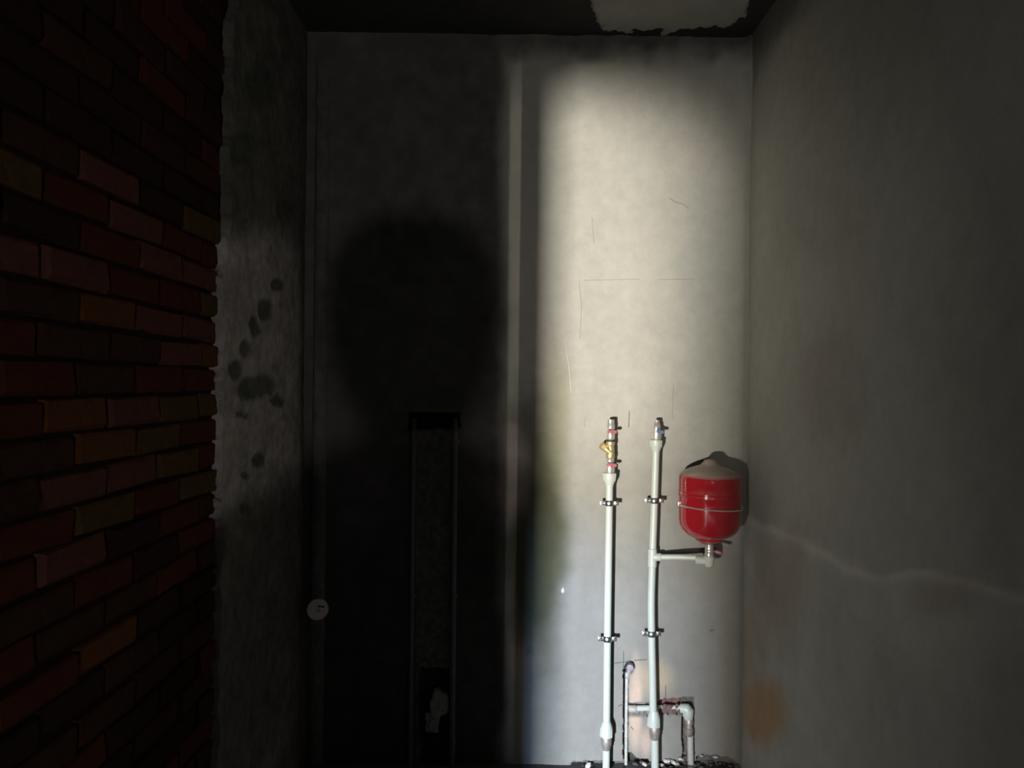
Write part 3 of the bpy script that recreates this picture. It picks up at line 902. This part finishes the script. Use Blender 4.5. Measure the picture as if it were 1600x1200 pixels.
lathe(bm, c + ax * -0.045, ax, [(0, 0.024), (0.040, 0.026)], 20)
bm_obj('back_box', bm, M['rubber'], t)

# ------------------------------------------------------------------ the photographer behind the camera, whose shadow falls on the end wall
PXc, PYc = 0.09, -0.60
person = empty('person', (PXc, PYc, ZF), 'person in a dark jacket standing behind the camera, casting the shadow', 'person')
def skin_mesh(name, verts, edges, m, parent, levels=2):
    me = bpy.data.meshes.new(name)
    me.from_pydata([v[:3] for v in verts], edges, [])
    o = link(name, me, m)
    md = o.modifiers.new('Skin', 'SKIN')
    sk = me.skin_vertices[0].data
    for i, v_ in enumerate(verts):
        sk[i].radius = (v_[3], v_[4] if len(v_) > 4 else v_[3])
        sk[i].use_root = (i == 0)
    md2 = o.modifiers.new('Sub', 'SUBSURF'); md2.levels = levels; md2.render_levels = levels
    dg = bpy.context.evaluated_depsgraph_get()
    me2 = bpy.data.meshes.new_from_object(o.evaluated_get(dg))
    bpy.data.objects.remove(o)
    for p in me2.polygons: p.use_smooth = True
    return link(name, me2, m, parent)
X0, Y0, B = PXc, PYc, ZF
bv = [(X0, Y0, B + .95, .17, .12), (X0, Y0, B + 1.15, .155, .11), (X0, Y0, B + 1.33, .17, .12), (X0, Y0 - .01, B + 1.44, .12, .09), (X0, Y0, B + 1.51, .058, .058), (X0, Y0 + .01, B + 1.56, .055, .055)]
be = [(0, 1), (1, 2), (2, 3), (3, 4), (4, 5)]
for sg in (-1, 1):
    i = len(bv)
    bv += [(X0 + sg * .17, Y0 - .01, B + 1.41, .075), (X0 + sg * .235, Y0 - .03, B + 1.14, .055), (X0 + sg * .20, Y0 + .10, B + .98, .05), (X0 + sg * .15, Y0 + .13, B + .93, .055)]
    be += [(3, i), (i, i + 1), (i + 1, i + 2), (i + 2, i + 3)]
skin_mesh('jacket', bv, be, M['jacket'], person)
lv = [(X0, Y0, B + .95, .15, .11)]; le = []
for sg in (-1, 1):
    i = len(lv)
    lv += [(X0 + sg * .10, Y0, B + .86, .092), (X0 + sg * .11, Y0 + .01, B + .49, .065), (X0 + sg * .12, Y0 - .02, B + .10, .045)]
    le += [(0, i), (i, i + 1), (i + 1, i + 2)]
skin_mesh('trousers', lv, le, M['trousers'], person)
for sg in (-1, 1):
    bm = bmesh.new()
    lump(bm, (0, 0, 0), 0.05, 3, (1, 2.6, .9), 3)
    for v_ in bm.verts:
        v_.co.z = max(v_.co.z, -0.035)
        v_.co += Vector((X0 + sg * .125, Y0 + .05, B + .045))
    bm_obj('shoe', bm, M['shoe'], person)
HZ = B + 1.66
bm = bmesh.new()
g_ = bmesh.ops.create_icosphere(bm, subdivisions=4, radius=1.0)
for v_ in bm.verts:
    d = v_.co.copy()
    x, y, z_ = d
    w_ = 0.078 if z_ > -.2 else 0.078 * (1 - 0.45 * (-.2 - z_))
    p = Vector((x * w_, y * 0.098, z_ * 0.122))
    if y > 0.3:
        nose = math.exp(-(x / .16) ** 2) * math.exp(-((z_ + .18) / .2) ** 2)
        eye = sum(math.exp(-((x - e) / .17) ** 2) for e in (-.42, .42)) * math.exp(-((z_ - .05) / .12) ** 2)
        mouth = math.exp(-(x / .3) ** 2) * math.exp(-((z_ + .52) / .05) ** 2)
        p.y += 0.024 * nose - 0.012 * eye - 0.005 * mouth
    v_.co = p + Vector((X0, Y0 + .01, HZ))
for sg in (-1, 1):
    lump(bm, (X0 + sg * .080, Y0 + .0, HZ - .005), 0.026, 2, (.4, .7, 1.2), 2)
bm_obj('head', bm, M['skin'], person)
bm = bmesh.new()
bmesh.ops.create_icosphere(bm, subdivisions=4, radius=1.0)
for v_ in list(bm.verts):
    d = v_.co
    if d.y > 0.5 and abs(d.x) < 0.75 and -0.8 < d.z < 0.6:
        bm.verts.remove(v_)
for v_ in bm.verts:
    d = v_.co.copy()
    q = (abs(d.x) ** 2.6 + abs(d.z) ** 2.6) ** (1 / 2.6)
    q = (d.x ** 2 + d.z ** 2) ** 0.5 / q if q > 1e-6 else 1
    low_ = max(0.0, -d.z)
    v_.co = Vector((d.x * .113 * q * (1 - .22 * low_), d.y * .125, d.z * .145 * q)) + Vector((X0, Y0 - .005, HZ))
bm_obj('hood', bm, M['jacket'], person)
